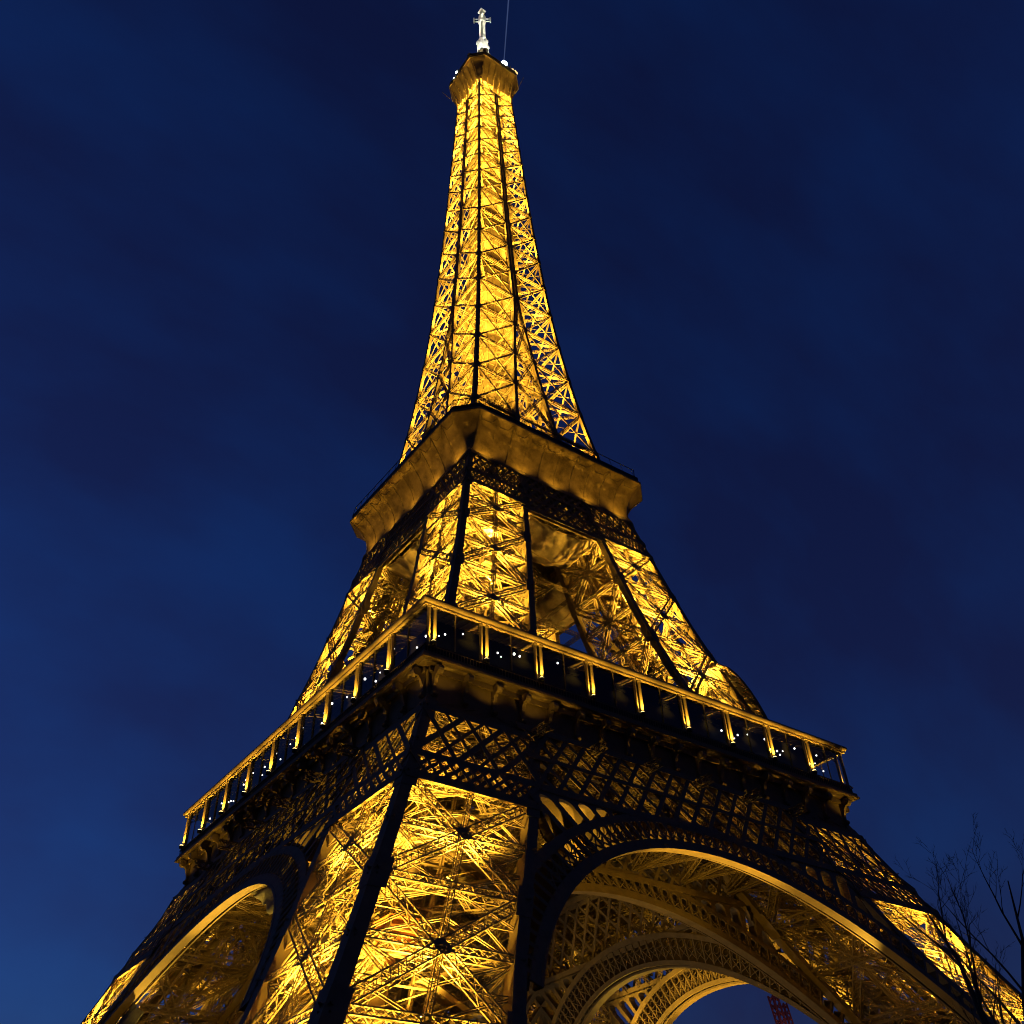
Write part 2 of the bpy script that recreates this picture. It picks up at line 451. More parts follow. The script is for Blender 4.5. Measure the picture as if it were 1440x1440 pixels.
# ------------------------------------------------------------------ trellis girders and arches (south face built, then turned)
def trellis(z0, z1, x0, x1, y0, y1, pitch, bw, mids=(), depth=1.3, name='trellis_girder', back=True):
    """flat-bar trellis on a plane between two heights with a lattice layer behind"""
    m = MB()
    P = lambda x, t, o=0.: V3(x, y0+(y1-y0)*t+o, z0+(z1-z0)*t)
    n = unit(V3(0, -(z1-z0), (y1-y0)))
    H = z1-z0
    for t in (0, 1)+tuple(mids):
        m.bar(P(x0, t), P(x1, t), .95 if t in (0, 1) else .6, .08, n)
    k = int(round((x1-x0)/pitch)); dx = (x1-x0)/k; run = H*.85
    for lay, o, wd in ((0, .1, bw), (1, depth, bw*.7))[:2 if back else 1]:
        for sgn, oo in ((1, 0), (-1, .13)):
            for i in range(-int(run/dx)-1, k+1, 1 if lay == 0 else 2):
                xa = x0+i*dx; xb = xa+run
                ta, tb = 0., 1.
                if xa < x0: ta = (x0-xa)/run; xa = x0
                if xb > x1: tb = 1-(xb-x1)/run; xb = x1
                if tb-ta < .04: continue
                if sgn < 0: xa, xb = x0+x1-xa, x0+x1-xb
                if lay == 0: m.bar(P(xa, ta, o+oo), P(xb, tb, o+oo), wd, .1, n)
                else: m.girder(P(xa, ta, o+oo*3), P(xb, tb, o+oo*3), n, .5, .4, .1, .06)
    for t in (0, 1): m.bar(P(x0, t, depth), P(x1, t, depth), .7, .3, n)
    return m.obj(name, M['iron'], tower)

RI, RE, ZC = 36.25, 40.0, 5.0
def arch():
    off = .1; D = 1.5
    tm = math.asin(25.6/RE)
    Y = lambda z: -a(z)+off
    def P(r, t, y=0.): 
        x, z = r*math.sin(t), ZC+r*math.cos(t)
        return V3(x, Y(z)+y, z)
    T = math.asin(min(.999, 29.5/RI))
    ts = np.linspace(-1.08, 1.08, 97)
    m = MB()
    def rlim(t):
        lo, hi = RI, RE+1
        f = lambda r: r*abs(math.sin(t))-(a(ZC+r*math.cos(t))-w(ZC+r*math.cos(t))+.25)
        if f(lo) > 0: return lo
        if f(hi) < 0: return hi
        for _ in range(30):
            md = (lo+hi)/2
            if f(md) > 0: hi = md
            else: lo = md
        return lo
    def ring(r0, r1, y0, y1):
        G = []
        for t in ts:
            l = rlim(t); u, v = min(r0, l), min(r1, l)
            if v-u > .05: G.append([P(u, t, y0), P(v, t, y0), P(v, t, y1), P(u, t, y1)])
        if len(G) > 1: m.grid(G, True)
    ring(RI+.25, RI+1.15, -.1, .12)           # front inner rim
    ring(RE-.45, RE+.45, -.12, .12)           # front outer rim
    ring(RI+.25, RI+.8, D-.1, D+.1); ring(RE-.3, RE+.3, D-.1, D+.1)
    n = 58; tt = np.linspace(-1.06, 1.06, n+1)
    for i, t in enumerate(tt):
        dr = 1.0
        # radial plate with its depth, thin seen from the front
        l = min(RE, rlim(t))
        if l < RI+1.2: continue
        p0, p1 = P(RI+.85, t), P(l, t); e = V3(math.cos(t), 0, -math.sin(t))*.11
        m.hexa([p0-e, p0+e, p0+e+V3(0, D, 0), p0-e+V3(0, D, 0)], [p1-e, p1+e, p1+e+V3(0, D, 0), p1-e+V3(0, D, 0)])
        m.bar(P(RI+.9, t, -.06), P(l-.1, t, -.06), .34, .1, (0, 1, 0))
        if i < n and rlim(t) > RE-.2 and rlim(tt[i+1]) > RE-.2:
            u = tt[i+1]
            for y in (.02, D-.1):
                m.bar(P(RI+1.1, t, y), P(RE-1.3, u, y), .12, .08, (0, 1, 0)); m.bar(P(RI+1.1, u, y), P(RE-1.3, t, y), .12, .08, (0, 1, 0))
                tc_ = (t+u)/2; c = P(RE-.95, tc_, y)
                rr = .5; pr = [c+V3(math.cos(q)*rr, 0, math.sin(q)*rr) for q in np.linspace(0, 2*math.pi, 11)]
                for q0, q1 in zip(pr[:-1], pr[1:]): m.bar(q0, q1, .1, .1, (0, 1, 0))
    o = m.obj('arch', M['iron'], tower)
    s = MB()
    G = [[P(RI, t, -.14), P(RI+.24, t, -.14), P(RI+.24, t, 1.0), P(RI, t, 1.0)] for t in ts if rlim(t) > RI+.05]
    s.grid(G, True)
    s.obj('soffit', M['iron'], o)
    # spandrel: plate pierced by long round-headed openings, each with its own depth
    ang = np.arange(13.2, 37.5, 3.15)
    for sg in (-1, 1):
        s = MB()
        for a0, a1 in zip(ang[:-1], ang[1:]):
            t0, t1 = R(a0), R(a1); tm_ = (t0+t1)/2
            rb = RE+.3
            rt = lambda t: min(38.9/math.cos(t), 23.6/math.sin(t))
            if rt(tm_)-rb < .5: continue
            def Q(u, v):
                t = t0+(t1-t0)*u; r = rb+(max(rt(t), rb+.05)-rb)*v
                return r, t*sg
            H = rt(tm_)-rb; wd = (t1-t0)*(rb+H/2)
            mu = .16; mb_ = .12/H if H > .2 else .2; cap = min(.45, wd*.5*(1-2*mu)/H)
            hole = []
            for q in np.linspace(0, math.pi, 13): hole.append((.5+(.5-mu)*math.cos(q), 1-.1-cap+cap*math.sin(q)))
            hole += [(mu, v) for v in np.linspace(1-.1-cap, mb_, 6)[1:]]+[(u, mb_) for u in np.linspace(mu, 1-mu, 7)[1:]]+[(1-mu, v) for v in np.linspace(mb_, 1-.1-cap, 6)[1:-1]]
            outr = []
            for u, v in hole:
                du, dv = u-.5, v-.5; k_ = .5/max(abs(du), abs(dv)); outr.append((.5+du*k_, .5+dv*k_))
            hp = [P(*Q(*q)) for q in hole]; op = [P(*Q(*q)) for q in outr]
            dep = V3(0, D-.2, 0)
            s.grid([op, hp, [p+dep for p in hp], [p+dep for p in op]], True)
        s.obj('spandrel', M['iron'], o)
    return o

t_out = trellis(44.4, 52.6, -(a(44.4)-w(44.4))-.2, a(44.4)-w(44.4)+.2, -a(44.4)-.05, -a(52.6)-.6, 2.75, .5, (.5,))
t_inn = trellis(44.4, 52.6, -(a(44.4)-w(44.4))-.2, a(44.4)-w(44.4)+.2, -a(44.4)-.05+15.2, -a(52.6)-.6+15.2, 2.75, .42, (), back=False)
ar = arch()
turn = [R(90), R(180), R(270)]
GAP = 15.2
t_in = t_inn; a_in = dup(ar, tower, 0, (0, GAP, 0))
for k in (1, 2, 3):
    c, s = round(math.cos(k*math.pi/2)), round(math.sin(k*math.pi/2))
    for src, ly in ((t_out, 0), (ar, 0), (t_in, 0), (a_in, GAP)):
        dup(src, tower, k*math.pi/2, (-s*ly, c*ly, 0))
# trellis in front of the pillar faces, under the platforms
def pillar_trellis(z0, z1, zmid, pitch, bw):
    m = MB()
    def side(fl, fr, n):
        P = lambda u, z: fl(z)*(1-u)+fr(z)*u+n*.12
        for z, wd in ((z0, .95), (zmid, .8), (z1, .9)): m.bar(P(0, z), P(1, z), wd, .2, n)
        for za, zb, cells in ((z0, zmid, pitch*2), (zmid, z1, pitch)):
            wv = np.linalg.norm(fr(za)-fl(za)); H = zb-za
            k = cells
            for i in range(k):
                for j in (0, 1):
                    u0, u1 = i/k, (i+1)/k
                    if j: u0, u1 = u1, u0
                    m.bar(P(u0, za)+n*.06*j, P(u1, zb)+n*.06*j, bw if za == zmid else bw*.7, .08, n)
                    um = (i+.5)/k
                for q in (0, 1):
                    um0, um1 = (i+.5)/k, (i+1.5)/k if i < k-1 else None
                    if um1 is None: continue
                    if q: um0, um1 = um1, um0
                    m.bar(P(um0, za)+n*.03, P(um1, zb)+n*.03, bw*.6, .08, n)
        
    side(E0, E1, V3(0, -1, .3)/1.044); side(E2, E0, V3(-1, 0, .3)/1.044)
    return m
pillar_trellis(41.4, 51.5, 44.4, 3, .6).obj('trellis_panel', M['iron'], low)
pillar_trellis(101.5, 109.5, 104.5, 4, .4).obj('trellis_panel', M['iron'], mid)
for k in (1, 2, 3):
    for o in (low, mid, top): dup(o, tower, k*math.pi/2)

# trellis between the piers under the second platform
x2 = a(100.5)-w(100.5)+.3
t2 = trellis(100.8, 109.8, -x2, x2, -a(100.8)-.05, -a(109.8)-.05, 1.6, .42, (.33, .66), depth=.9)
for k in (1, 2, 3): dup(t2, tower, k*math.pi/2)

# trusses below the first floor
tr_ = MB()
yo, yi = -37.2, -37.2+GAP
for x in np.arange(-20.5, 20.6, 8.2):
    for z in (46, 52): tr_.girder((x, yo, z), (x, yi, z), V3(1, 0, 0), .9, .6, .15, .08)
    tr_.girder((x, yo, 46), (x, (yo+yi)/2, 52), V3(1, 0, 0), .6, .5, .13, .07); tr_.girder((x, yi, 46), (x, (yo+yi)/2, 52), V3(1, 0, 0), .6, .5, .13, .07)
for x in np.arange(-20.5, 20, 8.2):
    tr_.girder((x, yo, 46), (x+8.2, yi, 46), V3(0, 0, 1), .6, .5, .13, .07); tr_.girder((x+8.2, yo, 46), (x, yi, 46), V3(0, 0, 1), .6, .5, .13, .07)
    for y in (yo+5, yo+10): tr_.girder((x, y, 52), (x+8.2, y, 52), V3(0, 1, 0), .7, .5, .13, .07)
o = tr_.obj('floor_truss', M['iron'], tower)
for k in (1, 2, 3): dup(o, tower, k*math.pi/2)

# ------------------------------------------------------------------ first platform
plat = empty('first_platform', tower)
d = MB(); H1, HI = 34.9, 13.5
for k in range(4):
    c, s = round(math.cos(k*math.pi/2)), round(math.sin(k*math.pi/2))
    rot = lambda x, y: (c*x-s*y, s*x+c*y)
    q = [rot(-H1, -H1), rot(H1, -H1), rot(HI, -HI), rot(-HI, -HI)]
    d.hexa([p+(56.9,) for p in q], [p+(57.35,) for p in q])
d.obj('deck', M['deck'], plat)
d = MB()
for y in np.arange(-34, -14, 2.4): d.box(-abs(y)+.3, abs(y)-.3, y-.15, y+.15, 56.2, 56.88)
o = d.obj('floor_joist', M['iron'], plat)
for k in (1, 2, 3): dup(o, plat, k*math.pi/2)
# moulded cornice and frieze wall
HW = 33.5
d = MB(); prof = [(33.6, 56.75), (34.75, 56.85), (35.05, 57.0), (35.35, 57.05), (35.35, 57.3), (35.2, 57.35), (35.2, 57.75), (35.0, 57.8), (34.6, 57.8), (34.6, 57.4)]
def square(h, z): return [(-h, -h, z), (h, -h, z), (h, h, z), (-h, h, z)]
d.grid([square(h, z) for h, z in prof], True)
d.obj('cornice', M['iron'], plat)
d = MB(); prof = [(34.15, 52.0), (34.2, 52.6), (33.7, 52.8), (33.6, 53.4), (33.6, 56.7), (33.35, 56.7), (33.35, 52)]
d.grid([square(h, z) for h, z in prof], True)
d.obj('frieze', M['iron'], plat)
# scroll consoles, one below each half bay
def console():
    m = MB(); n = 10
    for x0, x1 in ((-.22, .22),):
        pts = [(-HW, 53.2), (-HW-.35, 53.4), (-HW-.45, 54.6), (-HW-.75, 55.5), (-HW-1.3, 56.0), (-HW-1.5, 56.4), (-HW-1.45, 56.74), (-HW, 56.74)]
        fr_ = [(x0, y, z) for y, z in pts]; bk = [(x1, y, z) for y, z in pts]
        k = len(pts)
        m.add(fr_+bk, [tuple(range(k)), tuple(range(2*k-1, k-1, -1))]+[(i, (i+1) % k, k+(i+1) % k, k+i) for i in range(k)])
    for cy, cz, r in ((-HW-1.28, 56.22, .5), (-HW-.42, 53.75, .3)):
        ring = [(cy+r*math.cos(t), cz+r*math.sin(t)) for t in np.linspace(0, 2*math.pi, 13)[:-1]]
        m.grid([[(-.34, cy, cz)]*12, [(-.34, y, z) for y, z in ring], [(.34, y, z) for y, z in ring], [(.34, cy, cz)]*12], True)
    return m.obj('console', M['iron'], plat)
cons = console()
BAY = 7.75
first = True
for k in range(4):
    for i in range(18):
        x = -32.94+BAY/2*i
        ang = k*math.pi/2
        c = cons if first else cons.copy()
        if not first: COL.objects.link(c); c.parent = plat
        first = False
        c.rotation_euler = (0, 0, ang); c.location = (x*math.cos(ang), x*math.sin(ang), 0)
# gallery: parapet, twin posts with an uplight at their foot, mullions, glass, roof edge beam
m = MB()
hp = 34.75
m.grid([square(h, z) for h, z in ((hp, 57.8), (hp, 58.75), (hp+.12, 58.8), (hp+.12, 58.95), (hp-.15, 58.95), (hp-.15, 57.8))], True)
m.obj('parapet', M['dark'], plat)
m = MB()
for i in range(0, 176):
    x = -34.6+i*.395
    m.bar((x, -35.02, 57.82), (x, -35.02, 58.6), .07, .07)
m.bar((-34.9, -35.02, 58.63), (34.9, -35.02, 58.63), .09, .09)
o = m.obj('balustrade', M['iron'], plat)
for k in (1, 2, 3): dup(o, plat, k*math.pi/2)
def gallery_post():
    m = MB()
    for x in (-.42, .42):
        m.lathe([(.26, 0), (.26, .5), (.21, .55), (.21, 4.9), (.28, 5.1), (.28, 5.3)], (x, 0, 58.6), 10)
    m.box(-.65, .65, -.22, .22, 63.9, 64.0)
    # raking struts under the roof edge
    for x in (-.42, .42): m.bar((x, 0, 62.6), (x, 2.0, 63.9), .1, .1, (1, 0, 0))
    o = m.obj('gallery_post', M['iron'], plat)
    u = MB(); u.lathe([(0, 0), (.3, .02), (.36, .35), (.3, .42)], (0, -.42, 58.72), 12); up_ = u.obj('uplight', M['dark'], plat)
    u = MB(); u.lathe([(.3, 0), (.2, .09), (0, .12)], (0, -.42, 59.145), 12); ln_ = u.obj('lens', M['goldbulb'], plat)
    return o, up_, ln_
gp = gallery_post()
first = True
GZ = 34.75
for k in range(4):
    ang = k*math.pi/2; c_, s_ = math.cos(ang), math.sin(ang)
    for i in range(9):
        x = -34.75+7.722*i
        lx, ly = (x+(.75 if i == 0 else 0)), -GZ
        for src in gp:
            p = src if first else dup(src, plat)
            p.rotation_euler = (0, 0, ang)
            p.location = (c_*lx-s_*ly, s_*lx+c_*ly, 0)
        first = False
        spot((c_*lx-s_*(ly-.5), s_*lx+c_*(ly-.5), 59.4), (c_*lx-s_*(ly-.05), s_*lx+c_*(ly-.05), 64), 1250, tower, 100, .7, .12)
m = MB()
for x in (0.,):
    m.bar((x, -GZ, 58.9), (x, -GZ, 63.9), .12, .12, (0, 1, 0))
    m.bar((x, -GZ, 62.9), (x-.9, -GZ+1.4, 63.9), .07, .07); m.bar((x, -GZ, 62.9), (x+.9, -GZ+1.4, 63.9), .07, .07)
mo = m.obj('mullion', M['iron'], plat)
for k in range(4):
    for i in range(9):
        x = -34.75+7.722*(i+.5); q = mo if k == 0 and i == 0 else dup(mo, plat)
        q.rotation_euler = (0, 0, k*math.pi/2); q.location = (x*math.cos(k*math.pi/2), x*math.sin(k*math.pi/2), 0)
m = MB(); n = 10
prof = [(35.0+.42*math.cos(t), 64.4+.42*math.sin(t)) for t in np.linspace(-1.9, 2.2, 12)]
prof = [(34.6, 63.85), (35.1, 63.8), (35.12, 63.95)]+prof+[(30.2, 65.1), (30.2, 64.95), (34.6, 64.3)]
m.grid([square(h, z) for h, z in prof]+[square(*prof[0])], True)
m.obj('roof_beam', M['iron'], plat)
m = MB()
for i in range(73):
    x = -34+i*.945
    y1 = -max(30.4, abs(x)-.1)
    m.bar((x, -34.5, 64.1), (x, y1, 64.75), .12, .25, (1, 0, 0))
o = m.obj('roof_rafter', M['iron'], plat)
for k in (1, 2, 3): dup(o, plat, k*math.pi/2)
m = MB()
for i in range(18):
    x0 = -34.7+i*3.855
    m.add([(x0+.06, -34.66, 58.96), (x0+3.79, -34.66, 58.96), (x0+3.79, -34.66, 63.85), (x0+.06, -34.66, 63.85)], [(0, 1, 2, 3)])
o = m.obj('glazing', M['glass'], plat)
for k in (1, 2, 3): dup(o, plat, k*math.pi/2)
m = MB()
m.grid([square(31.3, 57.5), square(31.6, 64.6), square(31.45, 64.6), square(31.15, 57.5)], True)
m.obj('dark_backing', M['dark'], plat)  # added dark wall behind the glass, so the gallery stays dark inside
# pavilions standing between the piers on the first floor
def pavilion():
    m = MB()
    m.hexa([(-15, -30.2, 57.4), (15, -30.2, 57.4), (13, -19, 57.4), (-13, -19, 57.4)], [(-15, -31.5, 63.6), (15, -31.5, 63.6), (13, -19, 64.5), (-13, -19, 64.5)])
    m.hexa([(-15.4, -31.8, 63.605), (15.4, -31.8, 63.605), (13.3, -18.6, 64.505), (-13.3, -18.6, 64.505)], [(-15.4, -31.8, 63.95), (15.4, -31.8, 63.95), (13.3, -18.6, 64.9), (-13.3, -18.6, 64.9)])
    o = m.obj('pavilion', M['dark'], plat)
    return o
pv = pavilion()
for k in (1, 2, 3): dup(pv, plat, k*math.pi/2)
m = MB()
for x0, x1, z0, z1 in ((-32.0, -28.3, 59.0, 59.9), (-25.4, -24.2, 59, 59.7)):
    m.box(x0, x1, -32.4, -32.2, z0, z1)
m.obj('bar_counter', M['window'], plat)

# ------------------------------------------------------------------ second platform: flared octagonal soffit
def octo(h, ch, z, n=8, wav=0.):
    pts = []
    cs = [(-h+ch, -h), (h-ch, -h), (h, -h+ch), (h, h-ch), (h-ch, h), (-h+ch, h), (-h, h-ch), (-h, -h+ch)]
    for i in range(8):
        p, q = cs[i], cs[(i+1) % 8]; m_ = 40 if i % 2 == 0 else 6
        for j in range(m_):
            t = j/m_; zz = z
            if wav and i % 2 == 0: zz = z+wav*(.5-.5*math.cos(2*math.pi*4*t))*1.0
            pts.append((p[0]*(1-t)+q[0]*t, p[1]*(1-t)+q[1]*t, zz))
    return pts
p2 = empty('second_platform', tower)
m = MB(); G = []
for i in range(13):
    t = i/12
    h = 17.1+(20.53-17.1)*(1-math.cos(t*math.pi/2)); z = 110.2+5.9*math.sin(t*math.pi/2)
    h = 17.1+3.43*t**1.7
    z = 110.2+6.0*t**.85
    G.append(octo(h, .4+2.87*t, z, wav=-.45*(1-t)**2))
G.append(octo(20.7, 3.27, 116.3)); G.append(octo(20.7, 3.27, 116.75)); G.append(octo(20.45, 3.27, 116.8)); G.append(octo(16.4, 2.0, 116.8))
m.grid(G, True)
ps = m.obj('flared_soffit', M['sheet'], p2, True)
ps.data.polygons.foreach_set('use_smooth', np.ones(len(ps.data.polygons), bool))
for k in range(8):                                       # seams between the sheets
    if k % 2: continue
    m = MB()
    for j in range(0, 40, 4):
        pts = [np.array(gg[(k//2)*46+j])*np.array([1.002, 1.002, 1])-V3(0, 0, .03) for gg in G[:13]]
        for u, v in zip(pts[:-1], pts[1:]): m.bar(u, v, .1 if j % 8 == 0 else .05, .08 if j % 8 == 0 else .05, unit(V3(u[0], u[1], -10)))
        seg = [np.array(G[12-int(round(2.2*math.sin(math.pi*q/4)))][(k//2)*46+j+q])*np.array([1.002, 1.002, 1])-V3(0, 0, .03) for q in range(0, 4)]+[np.array(G[12][(k//2)*46+j+4])]
        for u, v in zip(seg[:-1], seg[1:]): m.bar(u, v, .07, .06, unit(V3(u[0], u[1], -10)))
    m.obj('seam', M['iron'], p2)
m = MB()
m.grid([octo(20.4, 3.2, 116.85), octo(20.4, 3.2, 117.95), octo(20.3, 3.2, 117.95), octo(20.3, 3.2, 116.85)], True)
m.obj('parapet', M['dark'], p2)
m = MB()
for p in octo(20.35, 3.2, 117.95)[::3]: m.bar(p, (p[0]*.985, p[1]*.985, 119.8), .07, .07)
m.grid([octo(20.05, 3.15, 119.8), octo(20.05, 3.15, 119.9), octo(19.95, 3.15, 119.9), octo(19.95, 3.15, 119.8), octo(20.05, 3.15, 119.8)], True)
m.obj('railing', M['iron'], p2)
m = MB(); m.box(-16.6, 16.6, -16.6, 16.6, 112.2, 112.6); m.box(-15.9, 15.9, -15.9, 15.9, 116.9, 117.1)
m.obj('deck', M['deck'], p2)
m = MB()
for s_ in (-1, 1):
    m.box(-11, 11, s_*12.2-1.6, s_*12.2+1.6, 117.11, 120.4); m.box(s_*12.2-1.6, s_*12.2+1.6, -10.5, 10.5, 117.11, 120.2)
m.obj('pavilion', M['dark'], p2)
# sagging safety nets under the second platform
def net(name, m_, corners, sag, parent, n=40, k=16):
    g_ = []
    A, B, C, D = [np.array(c, float) for c in corners]
    for i in range(n+1):
        row = []
        for j in range(k+1):
            u, v = i/n, j/k
            p = (A*(1-u)+B*u)*(1-v)+(D*(1-u)+C*u)*v
            p = p+V3(0, 0, -sag*4*u*(1-u)*(.35+.65*math.sin(math.pi*v)))+V3(0, 0, .16*math.sin(23*u+7*v)+.1*math.sin(41*u-13*v))
            row.append(p)
        g_.append(row)
    m = MB(); m.grid(g_)
    o = m.obj(name, m_, parent, True)
    sm = o.modifiers.new('thick', 'SOLIDIFY'); sm.thickness = .04
    rp = MB()
    for row in (g_[0], g_[-1], [r_[0] for r_ in g_], [r_[-1] for r_ in g_], [r_[k//2] for r_ in g_]):
        for u, v in zip(row[:-1], row[1:]): rp.bar(u-V3(0, 0, .06), v-V3(0, 0, .06), .12, .12)
    ro = rp.obj('net_rope', M['sheet'], parent)
    return o, ro
for k in range(4):
    for o in net('safety_net', M['net'], ((-8.2, -18.2, 101.2), (8.2, -18.2, 101.2), (8.2, -9, 101.5), (-8.2, -9, 101.5)), 4.2, p2): o.rotation_euler = (0, 0, k*math.pi/2)
m = MB()                                                  # sheeted hoist hanging below the second floor
m.hexa([(-3.2, -2.5, 77), (3.2, -2.5, 77), (3.2, 3, 77), (-3.2, 3, 77)], [(-4.2, -3.5, 100), (4.2, -3.5, 100), (4.2, 4, 100), (-4.2, 4, 100)])
m.obj('sheeted_hoist', M['net'], p2)
m = MB()
for z in (80, 88, 96):
    s_ = .3+(z-77)/23
    for p, q in (((-1, -1), (1, -1)), ((1, -1), (1, 1)), ((1, 1), (-1, 1)), ((-1, 1), (-1, -1))):
        m.girder((p[0]*9.5, p[1]*9.5, z), (q[0]*9.5, q[1]*9.5, z), V3(0, 0, 1), .5, .4, .1, .06)
    m.girder((-9.5, -9.5, z), (9.5, 9.5, z), V3(0, 0, 1), .5, .4, .1, .06)
m.obj('bracing_frame', M['iron'], tower)

# ------------------------------------------------------------------ third platform, lantern and mast
p3 = empty('third_platform', tower)
m = MB(); G = []
for i in range(11):
    t = i/10
    G.append(octo(5.55+2.85*t**1.9, .3+2.7*t, 266.5+8.3*t))
G += [octo(8.4, 3, 274.95), octo(8.0, 2.9, 275.0), octo(5, 2, 275)]
m.grid(G, True)
m.obj('flared_soffit', M['iron'], p3, True)
m = MB()
for z, h in ((274.95, 8.55), (275.75, 8.6), (276.9, 8.5)):
    m.grid([octo(h, 3.1, z+.005), octo(h, 3.1, z+.32), octo(h-.3, 3.1, z+.32), octo(h-.3, 3.1, z+.005), octo(h, 3.1, z+.005)], True)
pts = octo(8.4, 3.05, 275)
for p in pts[::4]: m.bar(p, (p[0], p[1], 277), .12, .12)
m.obj('railing', M['deck'], p3)
m = MB()
for k in range(4):
    c_, s_ = math.cos(k*math.pi/2), math.sin(k*math.pi/2)
    for x in (-4.6, -2.8, -.95, .95, 2.8, 4.6):
        for z0, z1, y1 in ((263.5, 274.3, -8.1), (268.5, 273.3, -7.2)):
            f = lambda x, y, z: (c_*x-s_*y, s_*x+c_*y, z)
            y0 = -a(z0)-.1
            pts = [f(x*(1+.12*t), y0+(y1-y0)*t**1.6, z0+(z1-z0)*t) for t in np.linspace(0, 1, 7)]
            for u, v in zip(pts[:-1], pts[1:]): m.bar(u, v, .2, .28, f(1, 0, 0))
        for z in (266, 268.6, 271.2):
            tt_ = (z-263.5)/10.8; yb = -5.45-2.6*tt_**1.6
            ring = [f(x+.05, yb+.25+.55*math.cos(q), z+.6*math.sin(q)) for q in np.linspace(0, 2*math.pi, 9)]
            for u, v in zip(ring[:-1], ring[1:]): m.bar(u, v, .14, .14, f(1, 0, 0))
m.obj('brackets', M['iron'], p3)
m = MB(); m.grid([octo(8.3, 3.0, 275.3), octo(8.3, 3.0, 277.1), octo(8.15, 3.0, 277.1), octo(8.15, 3.0, 275.3)], True); m.obj('parapet', M['dark'], p3)
m = MB()
m.grid([octo(7.7, 2.8, 275.2), octo(7.5, 2.8, 279.2), octo(6.9, 2.6, 279.6), octo(.1, .05, 279.7)], True)
m.obj('upper_cabin', M['deck'], p3)
m = MB()
m.grid([octo(4.2, 1.4, 279.8), octo(4.2, 1.4, 285), octo(3.4, 1.2, 285.4), octo(2.4, 1, 285.5), octo(2.2, .9, 292), octo(2.4, .9, 292.2), octo(1.9, .7, 295), octo(1, .4, 297), octo(.05, .02, 297.2)], True)
m.obj('lantern', M['iron'], p3)
m = MB()
for x, y in ((-3.2, -5.4), (-6.6, -1.2), (5.4, -6.3), (-6.3, 5.5), (7, 4), (2.5, -6.9)):
    m.bar((x, y, 279.4), (x, y, 283+2*rng.random()), .16, .16)
m.bar((8.5, -5.8, 276), (9.6, -6.9, 281), .1, .1); m.bar((-6.5, 8.3, 275), (-8.3, 9.6, 279), .1, .1)
for x, y, z in ((-4.5, -7.6, 279.9), (-7.4, -3.8, 279.9), (6.8, -4.9, 279.9), (-7.5, 2.4, 279.9)):
    m.lathe([(.1, .0), (.75, .25), (.8, .3), (.7, .28), (.05, .1)], (x, y, z), 10); m.bar((x, y, 279.2), (x, y, z+.1), .2, .2)
m.obj('aerial', M['iron'], p3)
# white floodlit mast with cross-shaped aerials at its head
mast = empty('antenna_mast', tower)
m = MB()
def cyl(r, z0, z1, n=10): m.lathe([(0, z0), (r, z0), (r, z1), (0, z1)], n=n)
cyl(1.75, 297.3, 302); cyl(1.45, 302, 304.8); cyl(.75, 304.8, 317)
for z in np.arange(305, 317, .8): m.lathe([(.75, z), (1.0, z+.1), (1.0, z+.3), (.75, z+.4)], n=10)
for k in range(10):
    t = k*.628*3; z = 297.6+.7*k
    m.box(1.5*math.cos(t)-.35, 1.5*math.cos(t)+.35, 1.5*math.sin(t)-.35, 1.5*math.sin(t)+.35, z, z+1.4)
m.lathe([(.7, 317), (1.25, 317.6), (1.25, 321.4), (.6, 322)], n=8)
m.obj('mast_tube', M['white'], mast)
m = MB()
for k in range(4):
    t = k*math.pi/2+R(53.7)
    e = V3(math.cos(t), math.sin(t), 0)
    for z in (318.6, 320.4): m.bar(e*1.1+V3(0, 0, z), e*2.65+V3(0, 0, z), .28, .28)
    m.bar(e*2.65+V3(0, 0, 317.8), e*2.65+V3(0, 0, 321.2), .42, .42, e)
    f = V3(-e[1], e[0], 0)
    m.bar(e*.45+V3(0, 0, 322), e*.45+V3(0, 0, 325.4), .25, .25)
m.box(-1, 1, -1, 1, 325.4, 325.8); cyl(.12, 325.8, 327.3)
m.obj('cross_aerial', M['white'], mast)
for x, y in ((-5, -5), (5, -5), (-5, 4.5)):
    spot((x, y, 281), (0, 0, 313), 16000, mast, 40, .6, .3, (1, .95, .78), 'mast_floodlight')
# beacons on the third platform
def beacon(p, r, nm='beacon'):
    m = MB(); m.lathe([(0, -r), (r*.7, -r*.7), (r, 0), (r*.7, r*.7), (0, r)], p, 10); return m.obj(nm, M['beacon'], p3)
beacon((1.6, -8.0, 278.3), 1.0); beacon((-8.3, 1.5, 277.6), .45); beacon((-8.4, 2.9, 276.4), .28); beacon((-5.7, -6.2, 277.9), .3)
m = MB()
for k in range(9): 
    x = 4.2+rng.random()*2.4; m.box(x, x+.35, -8.05, -7.9, 277.4+rng.random()*1.4, 278.1+rng.random()*1.2)
m.obj('cabin_window', M['window'], p3)

